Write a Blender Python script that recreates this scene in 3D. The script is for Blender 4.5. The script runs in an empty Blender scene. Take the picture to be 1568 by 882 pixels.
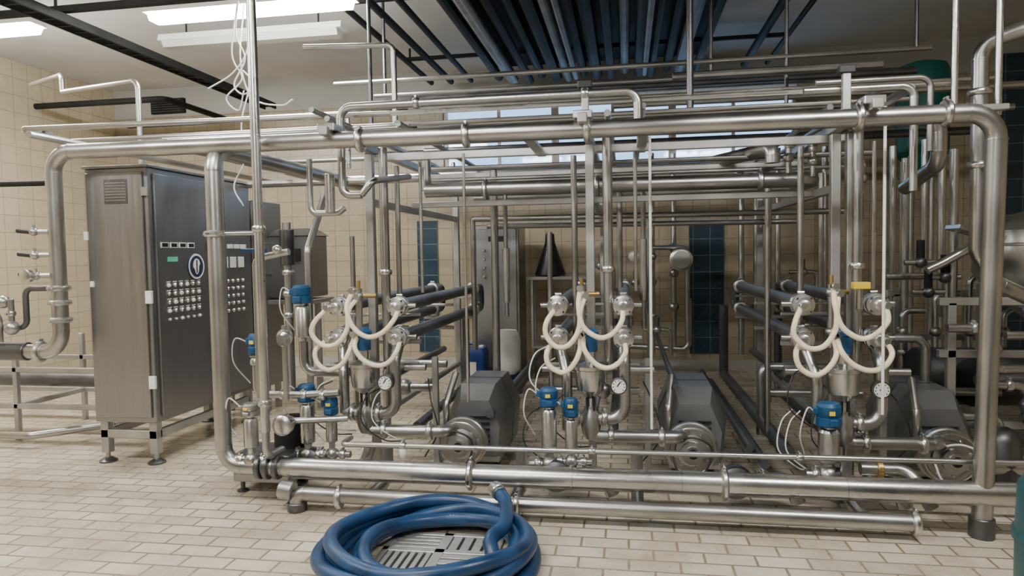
import bpy, bmesh, math, random
from mathutils import Vector as V, Matrix
random.seed(4)
C = bpy.context.scene.collection

# ---------------------------------------------------------------- materials
MATS = {}
def mat(name, col, rough=0.5, metal=0.0, var=0.0, rvar=0.0, nscale=6.0, emis=0.0, spec=0.5, bump=0.0, stretch=None, trans=0.0):
    m = bpy.data.materials.new(name); m.use_nodes = True
    nt = m.node_tree; b = nt.nodes['Principled BSDF']
    b.inputs['Base Color'].default_value = (*col, 1)
    b.inputs['Roughness'].default_value = rough
    b.inputs['Metallic'].default_value = metal
    b.inputs['Specular IOR Level'].default_value = spec
    if trans: b.inputs['Transmission Weight'].default_value = trans
    if emis:
        b.inputs['Emission Color'].default_value = (*col, 1)
        b.inputs['Emission Strength'].default_value = emis
    if var or rvar or bump:
        tc = nt.nodes.new('ShaderNodeTexCoord'); mp = nt.nodes.new('ShaderNodeMapping')
        nz = nt.nodes.new('ShaderNodeTexNoise'); nz.inputs['Scale'].default_value = nscale
        nz.inputs['Detail'].default_value = 6
        if stretch: mp.inputs['Scale'].default_value = stretch
        nt.links.new(tc.outputs['Object'], mp.inputs['Vector']); nt.links.new(mp.outputs[0], nz.inputs['Vector'])
        if var:
            cr = nt.nodes.new('ShaderNodeValToRGB')
            cr.color_ramp.elements[0].position = 0.3; cr.color_ramp.elements[1].position = 0.7
            cr.color_ramp.elements[0].color = (*[c*(1-var) for c in col], 1)
            cr.color_ramp.elements[1].color = (*[min(1, c*(1+var)) for c in col], 1)
            nt.links.new(nz.outputs['Fac'], cr.inputs[0]); nt.links.new(cr.outputs[0], b.inputs['Base Color'])
        if rvar:
            mr = nt.nodes.new('ShaderNodeMapRange')
            mr.inputs['From Min'].default_value = 0.3; mr.inputs['From Max'].default_value = 0.7
            mr.inputs['To Min'].default_value = max(0.03, rough-rvar); mr.inputs['To Max'].default_value = rough+rvar
            nt.links.new(nz.outputs['Fac'], mr.inputs[0]); nt.links.new(mr.outputs[0], b.inputs['Roughness'])
        if bump:
            bp = nt.nodes.new('ShaderNodeBump'); bp.inputs['Strength'].default_value = bump
            bp.inputs['Distance'].default_value = 0.01
            nt.links.new(nz.outputs['Fac'], bp.inputs['Height']); nt.links.new(bp.outputs[0], b.inputs['Normal'])
    MATS[name] = m
    return m

def tile_mat(name, axes, bw, rh, off, c1, c2, mortar, rough, rvar=0.1, msize=0.004, dirt=0.0, dirtcol=(0.3,0.25,0.18), nscale=1.2):
    m = bpy.data.materials.new(name); m.use_nodes = True
    nt = m.node_tree; b = nt.nodes['Principled BSDF']; N = nt.nodes.new; L = nt.links.new
    tc = N('ShaderNodeTexCoord'); sp = N('ShaderNodeSeparateXYZ'); cb = N('ShaderNodeCombineXYZ')
    L(tc.outputs['Object'], sp.inputs[0])
    L(sp.outputs[axes[0]], cb.inputs[0]); L(sp.outputs[axes[1]], cb.inputs[1])
    br = N('ShaderNodeTexBrick'); br.offset = off; br.squash = 1.0
    L(cb.outputs[0], br.inputs['Vector'])
    br.inputs['Scale'].default_value = 1; br.inputs['Brick Width'].default_value = bw
    br.inputs['Row Height'].default_value = rh; br.inputs['Mortar Size'].default_value = msize
    br.inputs['Mortar Smooth'].default_value = 0.2
    br.inputs['Color1'].default_value = (*c1,1); br.inputs['Color2'].default_value = (*c2,1); br.inputs['Mortar'].default_value = (*mortar,1)
    nz = N('ShaderNodeTexNoise'); nz.inputs['Scale'].default_value = nscale; nz.inputs['Detail'].default_value = 8; nz.inputs['Roughness'].default_value = 0.7
    L(tc.outputs['Object'], nz.inputs['Vector'])
    mr = N('ShaderNodeMapRange'); mr.inputs['From Min'].default_value = 0.42; mr.inputs['From Max'].default_value = 0.68
    mr.inputs['To Min'].default_value = 0; mr.inputs['To Max'].default_value = dirt
    L(nz.outputs['Fac'], mr.inputs[0])
    mx = N('ShaderNodeMix'); mx.data_type = 'RGBA'; mx.blend_type = 'MIX'
    L(mr.outputs[0], mx.inputs[0]); L(br.outputs['Color'], mx.inputs[6]); mx.inputs[7].default_value = (*dirtcol,1)
    L(mx.outputs[2], b.inputs['Base Color'])
    r2 = N('ShaderNodeMapRange'); r2.inputs['From Min'].default_value = 0.35; r2.inputs['From Max'].default_value = 0.65
    r2.inputs['To Min'].default_value = rough-rvar; r2.inputs['To Max'].default_value = rough+rvar
    L(nz.outputs['Fac'], r2.inputs[0]); L(r2.outputs[0], b.inputs['Roughness'])
    bp = N('ShaderNodeBump'); bp.invert = True; bp.inputs['Strength'].default_value = 0.5; bp.inputs['Distance'].default_value = 0.004
    L(br.outputs['Fac'], bp.inputs['Height']); L(bp.outputs[0], b.inputs['Normal'])
    MATS[name] = m

mat('steel', (0.44,0.435,0.425), 0.33, 1, var=0.16, rvar=0.04, nscale=3)
mat('steel_dark', (0.14,0.14,0.15), 0.38, 0.9, var=0.2, rvar=0.06, nscale=5)
mat('steel_bright', (0.60,0.595,0.58), 0.29, 1, var=0.10, rvar=0.04, nscale=4)
mat('steel_brushed', (0.33,0.33,0.335), 0.34, 0.95, var=0.05, rvar=0.05, nscale=4, stretch=(9,9,0.5))
mat('steel_bar', (0.45,0.445,0.43), 0.42, 0.8, var=0.2, nscale=4)
mat('hood', (0.17,0.17,0.175), 0.38, 0.4, var=0.1, nscale=5)
mat('tube_grey', (0.085,0.087,0.093), 0.38, 0.3, var=0.2, nscale=4)
mat('blue', (0.008,0.070,0.18), 0.42, var=0.2, nscale=14)
mat('blue_hose', (0.006,0.042,0.12), 0.38, var=0.4, rvar=0.1, nscale=9, bump=0.15)
mat('blue_can', (0.01,0.04,0.22), 0.35, var=0.1)
mat('white_hose', (0.86,0.76,0.56), 0.4, var=0.05, nscale=12)
mat('white', (0.80,0.80,0.77), 0.4, var=0.04)
mat('cable_black', (0.02,0.02,0.02), 0.5)
mat('black', (0.012,0.012,0.014), 0.4, var=0.2)
mat('dark_paint', (0.018,0.018,0.018), 0.6, 0.0, var=0.3, nscale=4, spec=0.15)
mat('duct_grey', (0.15,0.15,0.15), 0.45, 0.0, var=0.3, nscale=4, spec=0.2)
mat('yellow', (0.75,0.55,0.05), 0.5)
mat('green_label_glow', (0.1,0.45,0.3), 0.4, emis=0.3)  # green label, brightened by a faint added emission
mat('navy', (0.02,0.03,0.08), 0.4)
mat('teal', (0.005,0.12,0.10), 0.45, var=0.15, nscale=2)
mat('teal_dark', (0.01,0.07,0.08), 0.4, var=0.15)
mat('brass', (0.6,0.42,0.16), 0.35, 1)
mat('lamp', (1.0,0.97,0.92), 0.5, emis=125)
mat('lamp_off', (0.6,0.6,0.56), 0.4)
mat('ceil', (0.62,0.62,0.625), 0.8, var=0.10, nscale=1.2)
mat('plaster', (0.38,0.375,0.35), 0.8, var=0.08, nscale=2)
mat('grate', (0.50,0.50,0.49), 0.4, 0.6, var=0.15, nscale=9)
mat('drain_dark', (0.02,0.018,0.016), 0.6)
mat('glass', (0.85,0.93,1.0), 0.05, trans=1.0)
tile_mat('floor_tile', (0,1), 0.235, 0.115, 0.5, (0.64,0.58,0.465), (0.51,0.46,0.36), (0.20,0.165,0.11), 0.24, 0.13, msize=0.0065, dirt=0.85, dirtcol=(0.32,0.27,0.19), nscale=2.4)
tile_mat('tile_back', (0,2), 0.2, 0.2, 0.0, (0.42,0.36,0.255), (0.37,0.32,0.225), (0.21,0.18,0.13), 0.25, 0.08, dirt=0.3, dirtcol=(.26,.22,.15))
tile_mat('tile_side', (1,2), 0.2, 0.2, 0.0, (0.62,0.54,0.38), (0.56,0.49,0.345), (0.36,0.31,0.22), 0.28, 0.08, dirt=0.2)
tile_mat('tile_dark', (0,2), 0.2, 0.2, 0.0, (0.16,0.15,0.14), (0.13,0.125,0.12), (0.07,0.07,0.06), 0.3, 0.08)  # for the unseen front wall, darkened so steel reflections gain contrast
tile_mat('tile_blue', (0,2), 0.2, 0.2, 0.0, (0.022,0.05,0.075), (0.017,0.042,0.065), (0.17,0.20,0.21), 0.25, 0.05, dirt=0.0)

# ---------------------------------------------------------------- geometry builder
def frame(d):
    d = d.normalized()
    a = V((0,0,1)) if abs(d.z) < 0.9 else V((1,0,0))
    u = d.cross(a).normalized(); w = d.cross(u).normalized()
    return u, w
def catmull(pts, n=8):
    P = [V(p) for p in pts]; P = [P[0]*2-P[1]] + P + [P[-1]*2-P[-2]]
    out = []
    for i in range(1, len(P)-2):
        for k in range(n):
            t = k/n; a,b,c,d = P[i-1],P[i],P[i+1],P[i+2]
            out.append(0.5*((2*b)+(c-a)*t+(2*a-5*b+4*c-d)*t*t+(3*b-a-3*c+d)*t**3))
    out.append(P[-2]); return out
def fillet(pts, R, n=6):
    P = [V(p) for p in pts]; out = [P[0]]; joints = []
    for i in range(1, len(P)-1):
        a = P[i-1]-P[i]; b = P[i+1]-P[i]; la, lb = a.length, b.length
        a.normalize(); b.normalize(); ang = a.angle(b)
        if ang > 3.05: out.append(P[i]); continue
        t = R/math.tan(ang/2); t = min(t, la*0.49, lb*0.49); r = t*math.tan(ang/2)
        s = P[i]+a*t; e = P[i]+b*t
        c = P[i]+(a+b).normalized()*(r/math.sin(ang/2))
        va = s-c; vb = e-c; tot = va.angle(vb); ax = va.cross(vb).normalized()
        for k in range(n+1): out.append(c + Matrix.Rotation(tot*k/n, 3, ax) @ va)
        joints += [(s, a), (e, b)]
    out.append(P[-1]); return out, joints

class Asm:
    def __init__(s, name): s.name=name; s.v=[]; s.f=[]; s.m=[]; s.sm=[]; s.mats=[]
    def _mi(s, m):
        if m not in s.mats: s.mats.append(m)
        return s.mats.index(m)
    def add(s, vs, fs, m, smooth=True):
        o = len(s.v); i = s._mi(m)
        s.v += [tuple(p) for p in vs]
        for f in fs: s.f.append(tuple(k+o for k in f)); s.m.append(i); s.sm.append(smooth)
    def sweep(s, P, r, m, seg=12, cap=True, closed=False):
        n = len(P); rr = r if isinstance(r,(list,tuple)) else [r]*n
        T = []
        for i in range(n):
            if closed: t = P[(i+1)%n]-P[i-1]
            else: t = P[min(i+1,n-1)]-P[max(i-1,0)]
            T.append(t.normalized() if t.length > 1e-9 else V((0,0,1)))
        u,_ = frame(T[0]); vs=[]; fs=[]
        for i in range(n):
            u = (u - T[i]*u.dot(T[i])).normalized(); w = T[i].cross(u)
            for k in range(seg):
                a = 2*math.pi*k/seg; vs.append(P[i]+(u*math.cos(a)+w*math.sin(a))*rr[i])
        m2 = n if closed else n-1
        for i in range(m2):
            for k in range(seg):
                j=(i+1)%n; fs.append((i*seg+k, i*seg+(k+1)%seg, j*seg+(k+1)%seg, j*seg+k))
        if cap and not closed:
            fs.append(tuple(range(seg))[::-1]); fs.append(tuple((n-1)*seg+k for k in range(seg)))
        s.add(vs, fs, m)
    def tube(s, pts, r, m='steel', bend=None, seg=14, weld=True):
        P, J = fillet(pts, bend if bend else r*2.6)
        s.sweep(P, r, m, seg)
        if weld and r > 0.018:
            for p,d in J: s.sweep([p-d*0.004, p+d*0.004], r*1.05, m, seg)
    def curve(s, pts, r, m, n=8, seg=8): s.sweep(catmull(pts, n), r, m, seg)
    def cyl(s, a, b, r, m='steel', seg=20):
        a=V(a); b=V(b); c=min(0.004, r*0.15); d=(b-a).normalized()
        s.sweep([a, a+d*c, b-d*c, b], [r-c, r, r, r-c], m, seg)
    def lathe(s, o, ax, prof, m='steel', seg=24):
        o=V(o); ax=V(ax).normalized(); u,w=frame(ax); vs=[]; fs=[]
        for r,h in prof:
            for k in range(seg):
                a=2*math.pi*k/seg; vs.append(o+ax*h+(u*math.cos(a)-w*math.sin(a))*max(r,1e-4))
        for i in range(len(prof)-1):
            for k in range(seg): fs.append((i*seg+k,(i+1)*seg+k,(i+1)*seg+(k+1)%seg,i*seg+(k+1)%seg))
        fs.append(tuple(range(seg))); fs.append(tuple((len(prof)-1)*seg+k for k in range(seg))[::-1])
        s.add(vs, fs, m)
    def clamp(s, p, d, r, m='steel_bright'):
        p=V(p); d=V(d).normalized(); s.lathe(p, d, [(r,-.02),(r*1.3,-.016),(r*1.45,-.007),(r*1.45,.007),(r*1.3,.016),(r,.02)], m, 20)
        u,w=frame(d); q=p-w*r*1.55 if abs(d.z)<.9 else p+V((0,-1,0))*r*1.55
        s.cyl(q-u*.02, q+u*.02, .008, m, 8)
    def sphere(s, c, r, m='steel', sc=(1,1,1)):
        vs=[];fs=[];A=14;B=9
        for i in range(B+1):
            t=math.pi*i/B
            for k in range(A):
                a=2*math.pi*k/A; vs.append((c[0]+r*sc[0]*math.sin(t)*math.cos(a), c[1]+r*sc[1]*math.sin(t)*math.sin(a), c[2]+r*sc[2]*math.cos(t)))
        for i in range(B):
            for k in range(A): fs.append((i*A+k,(i+1)*A+k,(i+1)*A+(k+1)%A,i*A+(k+1)%A))
        s.add(vs,fs,m)
    def box(s, lo, hi, m, bev=0.004, rot=None):
        bm=bmesh.new(); bmesh.ops.create_cube(bm,size=1)
        c=[(lo[i]+hi[i])/2 for i in range(3)]; d=[abs(hi[i]-lo[i]) for i in range(3)]
        for v in bm.verts: v.co=V((v.co.x*d[0],v.co.y*d[1],v.co.z*d[2]))
        b=min(bev, min(d)*0.3)
        if b>0.0005: bmesh.ops.bevel(bm, geom=list(bm.edges), offset=b, segments=1, affect='EDGES')
        if rot is not None: bmesh.ops.transform(bm, matrix=rot.to_4x4(), verts=bm.verts)
        bm.verts.index_update()
        s.add([v.co+V(c) for v in bm.verts], [tuple(v.index for v in f.verts) for f in bm.faces], m, False); bm.free()
    def loft(s, rings, m, smooth=False):
        n=len(rings[0]); vs=[p for r in rings for p in r]; fs=[]
        for i in range(len(rings)-1):
            for k in range(n): fs.append((i*n+k,i*n+(k+1)%n,(i+1)*n+(k+1)%n,(i+1)*n+k))
        fs.append(tuple(range(n))[::-1]); fs.append(tuple((len(rings)-1)*n+k for k in range(n)))
        s.add(vs,fs,m,smooth)
    def build(s, dx=0.0):
        if dx: s.v=[(p[0]+dx,p[1],p[2]) for p in s.v]
        me=bpy.data.meshes.new(s.name); me.from_pydata(s.v,[],s.f)
        for m in s.mats: me.materials.append(MATS[m])
        me.polygons.foreach_set('material_index', s.m); me.polygons.foreach_set('use_smooth', s.sm)
        bm=bmesh.new(); bm.from_mesh(me); bmesh.ops.recalc_face_normals(bm, faces=bm.faces); bm.to_mesh(me); bm.free()
        try: me.set_sharp_from_angle(angle=math.radians(35))
        except Exception: pass
        me.update(); o=bpy.data.objects.new(s.name, me); C.objects.link(o); return o

# ---------------------------------------------------------------- room shell
XL,XR,YF,YB,ZC = -7.0,6.0,-3.0,8.6,3.8
a=Asm('floor'); a.box((XL-.2,YF-.2,-.1),(XR+.2,YB+.2,0),'floor_tile',0); a.build()
a=Asm('ceiling'); a.box((XL-.2,YF-.2,ZC),(XR+.2,YB+.2,ZC+.1),'ceil',0); a.build()
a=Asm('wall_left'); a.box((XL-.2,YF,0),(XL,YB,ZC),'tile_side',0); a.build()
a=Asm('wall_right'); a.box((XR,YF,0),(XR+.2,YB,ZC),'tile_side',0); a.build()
a=Asm('wall_front'); a.box((XL,YF-.2,0),(XR,YF,ZC),'tile_dark',0); a.build()
WX0,WX1,WZ0,WZ1=-2.3,2.0,2.38,3.42
a=Asm('wall_back')
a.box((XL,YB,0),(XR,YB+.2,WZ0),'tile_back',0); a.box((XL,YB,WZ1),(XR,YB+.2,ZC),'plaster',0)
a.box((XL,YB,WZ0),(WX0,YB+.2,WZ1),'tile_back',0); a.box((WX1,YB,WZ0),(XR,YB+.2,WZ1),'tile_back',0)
for x0,x1,z0,z1 in ((.755,1.16,.2,1.8),(-2.67,-2.40,.2,1.9),(4.15,4.9,.2,3.6),(-5.2,-4.9,.2,2.0)):
    a.box((x0,YB-.02,z0),(x1,YB+.01,z1),'tile_blue',0)
a.box((XL,YB-.015,0),(XR,YB+.01,.13),'plaster',0)
a.build()
nW=3
for i in range(nW):
    w=(WX1-WX0)/nW; x0=WX0+i*w; x1=x0+w
    a=Asm('window_%d'%(i+1)); f=.045
    a.box((x0,YB+.04,WZ0),(x0+f,YB+.12,WZ1),'white'); a.box((x1-f,YB+.04,WZ0),(x1,YB+.12,WZ1),'white')
    a.box((x0+f,YB+.04,WZ0),(x1-f,YB+.12,WZ0+f),'white'); a.box((x0+f,YB+.04,WZ1-f),(x1-f,YB+.12,WZ1),'white')
    a.box(((x0+x1)/2-.02,YB+.05,WZ0+f),((x0+x1)/2+.02,YB+.11,WZ1-f),'white')
    a.box((x0+f,YB+.075,WZ0+f),(x1-f,YB+.085,WZ1-f),'glass',0)
    a.build()
a=Asm('wall_vent_grille'); a.box((-6.4,YB-.05,3.45),(-5.9,YB,3.65),'dark_paint')
for i in range(6): a.box((-6.38,YB-.07,3.47+i*.03),(-5.92,YB-.05,3.48+i*.03),'steel_dark',.001)
a.build()

# ---------------------------------------------------------------- lamps
def lamp(x0,x1,y,z=3.45,lit=True):  # builds the seen fixtures and the added out-of-view ones
    a=Asm('fluorescent_light_fixture')
    a.loft([[(x,y-.09,z),(x,y+.09,z),(x,y+.07,z+.06),(x,y-.07,z+.06)] for x in (x0,x1)],'white')
    m='lamp' if lit else 'lamp_off'
    a.loft([[(x,y-.09,z-.002),(x,y+.09,z-.002),(x,y+.06,z-.06),(x,y-.06,z-.06)] for x in (x0+.04,x1-.04)],m)
    for x in (x0+.25,x1-.25): a.cyl((x,y,z+.05),(x,y,ZC),.008,'dark_paint',8)
    a.build()
lamp(-6.5,-4.87,5.15); lamp(-3.83,-2.06,5.15); lamp(-1.33,-.1,5.25,3.52,False)
lamp(-4.4,-2.55,6.1,3.55,False)
for x in (-4.6,-1.6,1.6): lamp(x-.8,x+.8,1.9,3.6)  # added row above the view, unseen, to light the plant from the front
lamp(-2.4,-.8,-1.2,3.6)  # added behind the camera, unseen, for more frontal light

# ---------------------------------------------------------------- ceiling steelwork
a=Asm('ceiling_pipe_bank')
xs=[-1.5,-1.33,-1.12,-.98,-.8,-.66,-.48,-.33,-.16,0.0,.17,.3,.48,.62,.8]
for i,x in enumerate(xs):
    a.tube([(x,-1.0,3.60-.03*(i%3)),(x,8.3,3.60-.03*(i%3))],[.05,.065,.045][i%3] ,'duct_grey' if i%4==1 else 'dark_paint',seg=10)
for x in (-1.25,-.55,.22): a.tube([(x,2.0,3.47),(x,8.0,3.47)],.03,'duct_grey',seg=10)
a.box((-1.55,2.5,3.69),(.85,8.2,3.72),'dark_paint')
for x,r in ((-2.35,.03),(-2.1,.035),(-1.85,.03),(1.35,.04),(1.6,.025)): a.tube([(x,-1.0,3.58),(x,8.3,3.58)],r,'dark_paint',seg=10)
for y in (1.0,3.4,5.8,7.6): a.box((-2.45,y-.02,3.66),(1.7,y+.02,3.70),'dark_paint')
for y in (1.0,3.4,5.8,7.6):
    for x in (-2.4,-.4,1.65): a.cyl((x,y,3.7),(x,y,ZC),.012,'dark_paint',8)
a.build()
a=Asm('cable_tray')
for dx in (0,.14): a.box((-4.42+dx,2.5,3.3),(-4.40+dx,8.0,3.37),'dark_paint',.002)
for i in range(34): a.box((-4.41,2.6+i*.16,3.305),(-4.27,2.62+i*.16,3.32),'dark_paint',.001)
a.box((-6.9,4.75,3.38),(-2.0,4.80,3.43),'dark_paint',.002)
for x in (-6.0,-4.35,-2.2): a.cyl((x,4.77,3.4),(x,4.77,ZC),.012,'dark_paint',8)
a.curve([(-4.35,2.5,3.33),(-4.33,4.5,3.34),(-4.36,6.5,3.33),(-4.34,8,3.34)],.012,'cable_black')
a.tube([(-6.9,7.2,3.3),(-5.2,7.2,3.3),(-5.2,8.4,3.3)],.035,'dark_paint'); a.tube([(-6.0,7.6,3.1),(-2.4,7.6,3.1)],.03,'dark_paint')
a.build()
a=Asm('hanging_cables')
for pts in ([(-2.95,5.0,3.45),(-2.98,5.0,3.2),(-2.9,4.98,3.0),(-2.98,4.95,2.8),(-2.9,4.95,2.72),(-2.82,4.95,2.8),(-2.9,4.95,2.9)],
            [(-2.9,5.05,3.45),(-2.88,5.0,3.1),(-3.0,4.98,2.9),(-3.2,4.95,2.78)],
            [(-2.93,5.05,3.45),(-2.95,5.0,3.0),(-2.85,4.98,2.7),(-2.6,4.95,2.62),(-2.5,4.95,2.66)],
            [(-2.88,5.02,3.45),(-2.86,5.0,2.9),(-2.9,4.9,2.5),(-2.86,4.85,2.2),(-2.92,4.8,2.0),(-2.85,4.8,1.85)],
            [(-2.97,5.02,3.45),(-3.02,5.0,3.05),(-2.93,4.98,2.85),(-3.05,4.95,2.7),(-2.95,4.95,2.6),(-2.9,4.95,2.75)]):
    a.curve(pts,.006,'white')
a.build()

# ---------------------------------------------------------------- control cabinet
a=Asm('electrical_control_cabinet')
x0,x1,y0,y1,z0,z1=-3.77,-3.28,4.31,5.62,.30,2.10
a.box((x0,y0,z0),(x1,y1,z1),'steel_brushed',.006)
a.box((x0-.01,y0-.015,z1),(x1+.02,y1+.01,z1+.02),'steel_brushed',.004)
a.box((x0+.02,y0-.018,z0+.04),(x1-.03,y0,z1-.03),'steel_brushed',.004)
for (ya,yb) in ((y0+.05,5.0),(5.06,y1-.04)): a.box((x1,ya,z0+.04),(x1+.018,yb,z1-.04),'steel_brushed',.004)
for z in (.55,1.15): 
    a.box((x1-.03,y0-.03,z),(x1+.02,y0-.008,z+.09),'white',.003)
a.box((x1-.03,y0-.03,1.9),(x1+.02,y0-.008,1.96),'steel_bright',.003)
a.box((x0-.004,y0-.03,1.6),(x0+.03,y0-.01,1.66),'white'); a.box((x0+.03,y0-.03,1.27),(x0+.06,y0-.01,1.31),'white')
for i in range(7): a.box((x0+.18,y0-.026,1.87+i*.02),(x0+.34,y0-.016,1.878+i*.02),'steel_bright',.002)
a.box((x0+.17,y0-.022,1.85),(x0+.35,y0-.017,2.02),'steel_dark',.002)
X=x1+.018
def btn(y,z,r=.016,m='steel_bright'): a.lathe((X,y,z),(1,0,0),[(r,0),(r,.006),(r*.7,.012),(r*.6,.016)],m,10)
for i in range(4): a.box((X,4.40+i*.10,1.54),(X+.008,4.48+i*.10,1.58),'white',.001); a.box((X+.007,4.41+i*.10,1.547),(X+.010,4.47+i*.10,1.573),'black',.0005)
a.box((X,4.47,1.44),(X+.006,4.58,1.475),'green_label_glow',.001)
a.lathe((X,4.80,1.40),(1,0,0),[(.105,0),(.105,.004)],'navy',32); a.lathe((X,4.80,1.40),(1,0,0),[(.098,0),(.098,.005)],'white',32)
a.lathe((X,4.80,1.40),(1,0,0),[(.082,0),(.082,.006)],'navy',32)
a.loft([[(X+h,4.80+.045*math.cos(t)*(1 if math.sin(t)>0 else .6),1.40+.06*math.sin(t)) for t in [k*math.pi/8 for k in range(16)]] for h in (.004,.008)],'white'); a.box((X+.006,4.793,1.35),(X+.0095,4.807,1.45),'navy',.001)
for j in range(5):
    for i in range(6):
        btn(4.47+i*.07,1.27-j*.062,.016 if j!=4 else .012,'steel_bright' if (i+j)%3 else 'white')
        if j<4: a.box((X,4.45+i*.07,1.291-j*.062),(X+.003,4.49+i*.07,1.297-j*.062),'white',.0005)
for i in range(4): a.box((X,5.12+i*.1,1.54),(X+.008,5.2+i*.1,1.575),'white',.001)
for i in range(3): a.box((X,5.14+i*.12,1.38),(X+.008,5.22+i*.12,1.47),'white',.001)
for j in range(5):
    for i in range(5): btn(5.14+i*.075,1.27-j*.062)
a.box((X,4.96,1.5),(X+.02,4.985,1.6),'black')
for x in (x0+.05,x1-.05):
    for y in (y0+.05,y1-.05):
        a.box((x-.03,y-.03,.07),(x+.03,y+.03,z0),'steel_bar',.003); a.cyl((x,y,.02),(x,y,.08),.015,'steel'); a.lathe((x,y,0),(0,0,1),[(.06,0),(.06,.012),(.03,.03)],'steel_dark')
a.box((x0+.02,y0+.02,.18),(x1-.02,y0+.06,.24),'steel_bar'); a.box((x1-.06,y0+.06,.18),(x1-.02,y1-.06,.24),'steel_bar'); a.box((x0+.02,y0+.06,.18),(x0+.06,y1-.06,.24),'steel_bar')
a.build()
a=Asm('stainless_equipment_cabinet')
a.box((-3.80,5.72,.25),(-3.32,6.25,1.98),'steel_brushed',.006); a.box((-3.34,6.0,1.08),(-2.92,6.4,1.66),'steel_brushed',.006)
a.box((-3.34,5.95,1.02),(-2.88,6.45,1.06),'steel_bar'); a.loft([[(-3.36,5.98,1.66),(-2.90,5.98,1.66),(-2.90,6.42,1.66),(-3.36,6.42,1.66)],[(-3.28,6.1,1.73),(-2.97,6.1,1.73),(-2.97,6.3,1.73),(-3.28,6.3,1.73)]],'steel_brushed')
a.box((-3.08,5.985,1.42),(-3.0,6.005,1.54),'dark_paint'); a.box((-3.32,5.8,1.3),(-3.30,6.0,1.6),'steel_brushed')
for x in (-3.76,-3.38,-2.94):
    for y in (6.0,6.2): a.box((x-.025,y-.025,0),(x+.025,y+.025,.3 if x<-3 else 1.05),'steel_bar')
a.build()

# ---------------------------------------------------------------- front loop header
a=Asm('stainless_header_pipe')
F=3.7
a.tube([(-2.38,6.1,2.1),(-2.38,F,2.1),(-2.38,F,.22),(-2.13,F,.22)],.048,'steel',bend=.13,seg=20)
a.cyl((-2.16,F,.22),(-2.13,F,.22),.072,'steel_dark'); a.cyl((-2.11,F,.22),(-2.08,F,.22),.072,'steel_dark'); a.cyl((-2.05,F,.22),(-2.02,F,.22),.07,'steel_dark')
a.cyl((-2.13,F,.22),(-2.0,F,.22),.05)
a.lathe((-2.02,F,.22),(1,0,0),[(.045,0),(.06,.1)],'steel')
a.tube([(-1.93,F,.22),(2.6,F,.22)],.06,'steel_bright',seg=24)
for x in (-1.2,-.3,.28,1.1): a.sweep([V((x-.003,F,.22)),V((x+.003,F,.22))],.0615,'steel',24)
for x in (-.87,.5): a.clamp((x,F,.22),(1,0,0),.06,'steel_bright')
a.clamp((-2.38,F,1.6),(0,0,1),.048)
a.tube([(-2.38,F,1.6),(-2.07,F,1.6)],.014,'steel')
# upper long run with right hand drop
a.tube([(-2.8,F+.02,2.12),(1.78,F,2.1),(1.74,F,.05)],.047,'steel',bend=.13,seg=20)
for x in (-1.47,-.86,-.2,1.15,1.55): a.clamp((x,F,2.105),(1,0,0),.047)
a.cyl((1.74,F,0),(1.74,F,.10),.058,'steel_dark')
a.build()
a=Asm('support_post'); a.cyl((-2.06,3.62,.45),(-2.06,3.62,ZC),.027,'steel_bright'); a.clamp((-2.06,3.62,1.62),(0,0,1),.027); a.tube([(-2.06,3.62,.45),(-2.06,3.62,.3),(-2.06,3.8,.3)],.022)
a.clamp((-2.06,3.62,.62),(0,0,1),.027); a.build()
a=Asm('drain_header_pipe')
y=3.62
a.tube([(-1.88,y,.0),(-1.88,y,.1),(1.42,y,.085)],.043,'steel',bend=.08,seg=18)
a.cyl((-1.88,y,0),(-1.88,y,.05),.056,'steel_dark')
for x in (-1.62,-.6,1.4): a.clamp((x,y,.085),(1,0,0),.043)
a.cyl((-1.98,y,.12),(-1.9,y,.11),.055)
for x in (-.62,1.18,-1.45,.05): a.tube([(x,y,.09),(x,3.95,.09),(x,3.95,.3)],.035,'steel')
a.build()
a=Asm('small_bore_pipe')
a.tube([(-1.68,3.95,.34),(-1.68,3.8,.34),(2.6,3.8,.35)],.015,'steel_bright')
for x in (-1.3,-.2,.9): a.clamp((x,3.8,.343),(1,0,0),.016)
a.lathe((-1.3,3.8,.27),(0,0,1),[(.012,0),(.022,.02),(.022,.05),(.012,.07)],'white'); a.build()
a=Asm('control_box_base')  # bottom of a control box, standing on feet
a.box((-2.42,3.85,.07),(-2.05,4.15,.24),'steel_brushed'); 
for x in (-2.38,-2.09):
    for yy in (3.89,4.11): a.lathe((x,yy,0),(0,0,1),[(.035,0),(.035,.01),(.014,.02),(.014,.08)],'steel_dark')
a.build()

# ---------------------------------------------------------------- rack frame and overhead pipes
MX=[-1.65,-.22,1.21]
a=Asm('pipe_rack_frame')
for mx in MX:
    for yy in (4.3,6.6): a.box((mx-.026,yy-.026,0),(mx+.026,yy+.026,2.12),'steel_bar',.004)
    a.box((mx-.025,F-.1,2.13),(mx+.025,6.7,2.18),'steel_bar')
    a.box((mx-.02,4.3,1.78),(mx+.02,6.6,1.83),'steel_bar'); a.box((mx-.02,4.3,.36),(mx+.02,6.6,.40),'steel_bar')
    a.box((mx-.28,4.28,.72),(mx+.3,4.32,.76),'steel_bar')
    a.box((mx+.33,4.5,0),(mx+.37,4.54,.76),'steel_bar')
    a.lathe((mx,4.3,0),(0,0,1),[(.06,0),(.06,.012),(.03,.03)],'steel_dark')
a.box((1.27,4.27,0),(1.32,4.33,2.12),'steel_bar')
a.box((-1.68,4.37,2.08),(1.30,4.41,2.13),'steel_bar'); a.box((-1.5,4.7,1.79),(1.3,4.74,1.83),'steel_bar')
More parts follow.
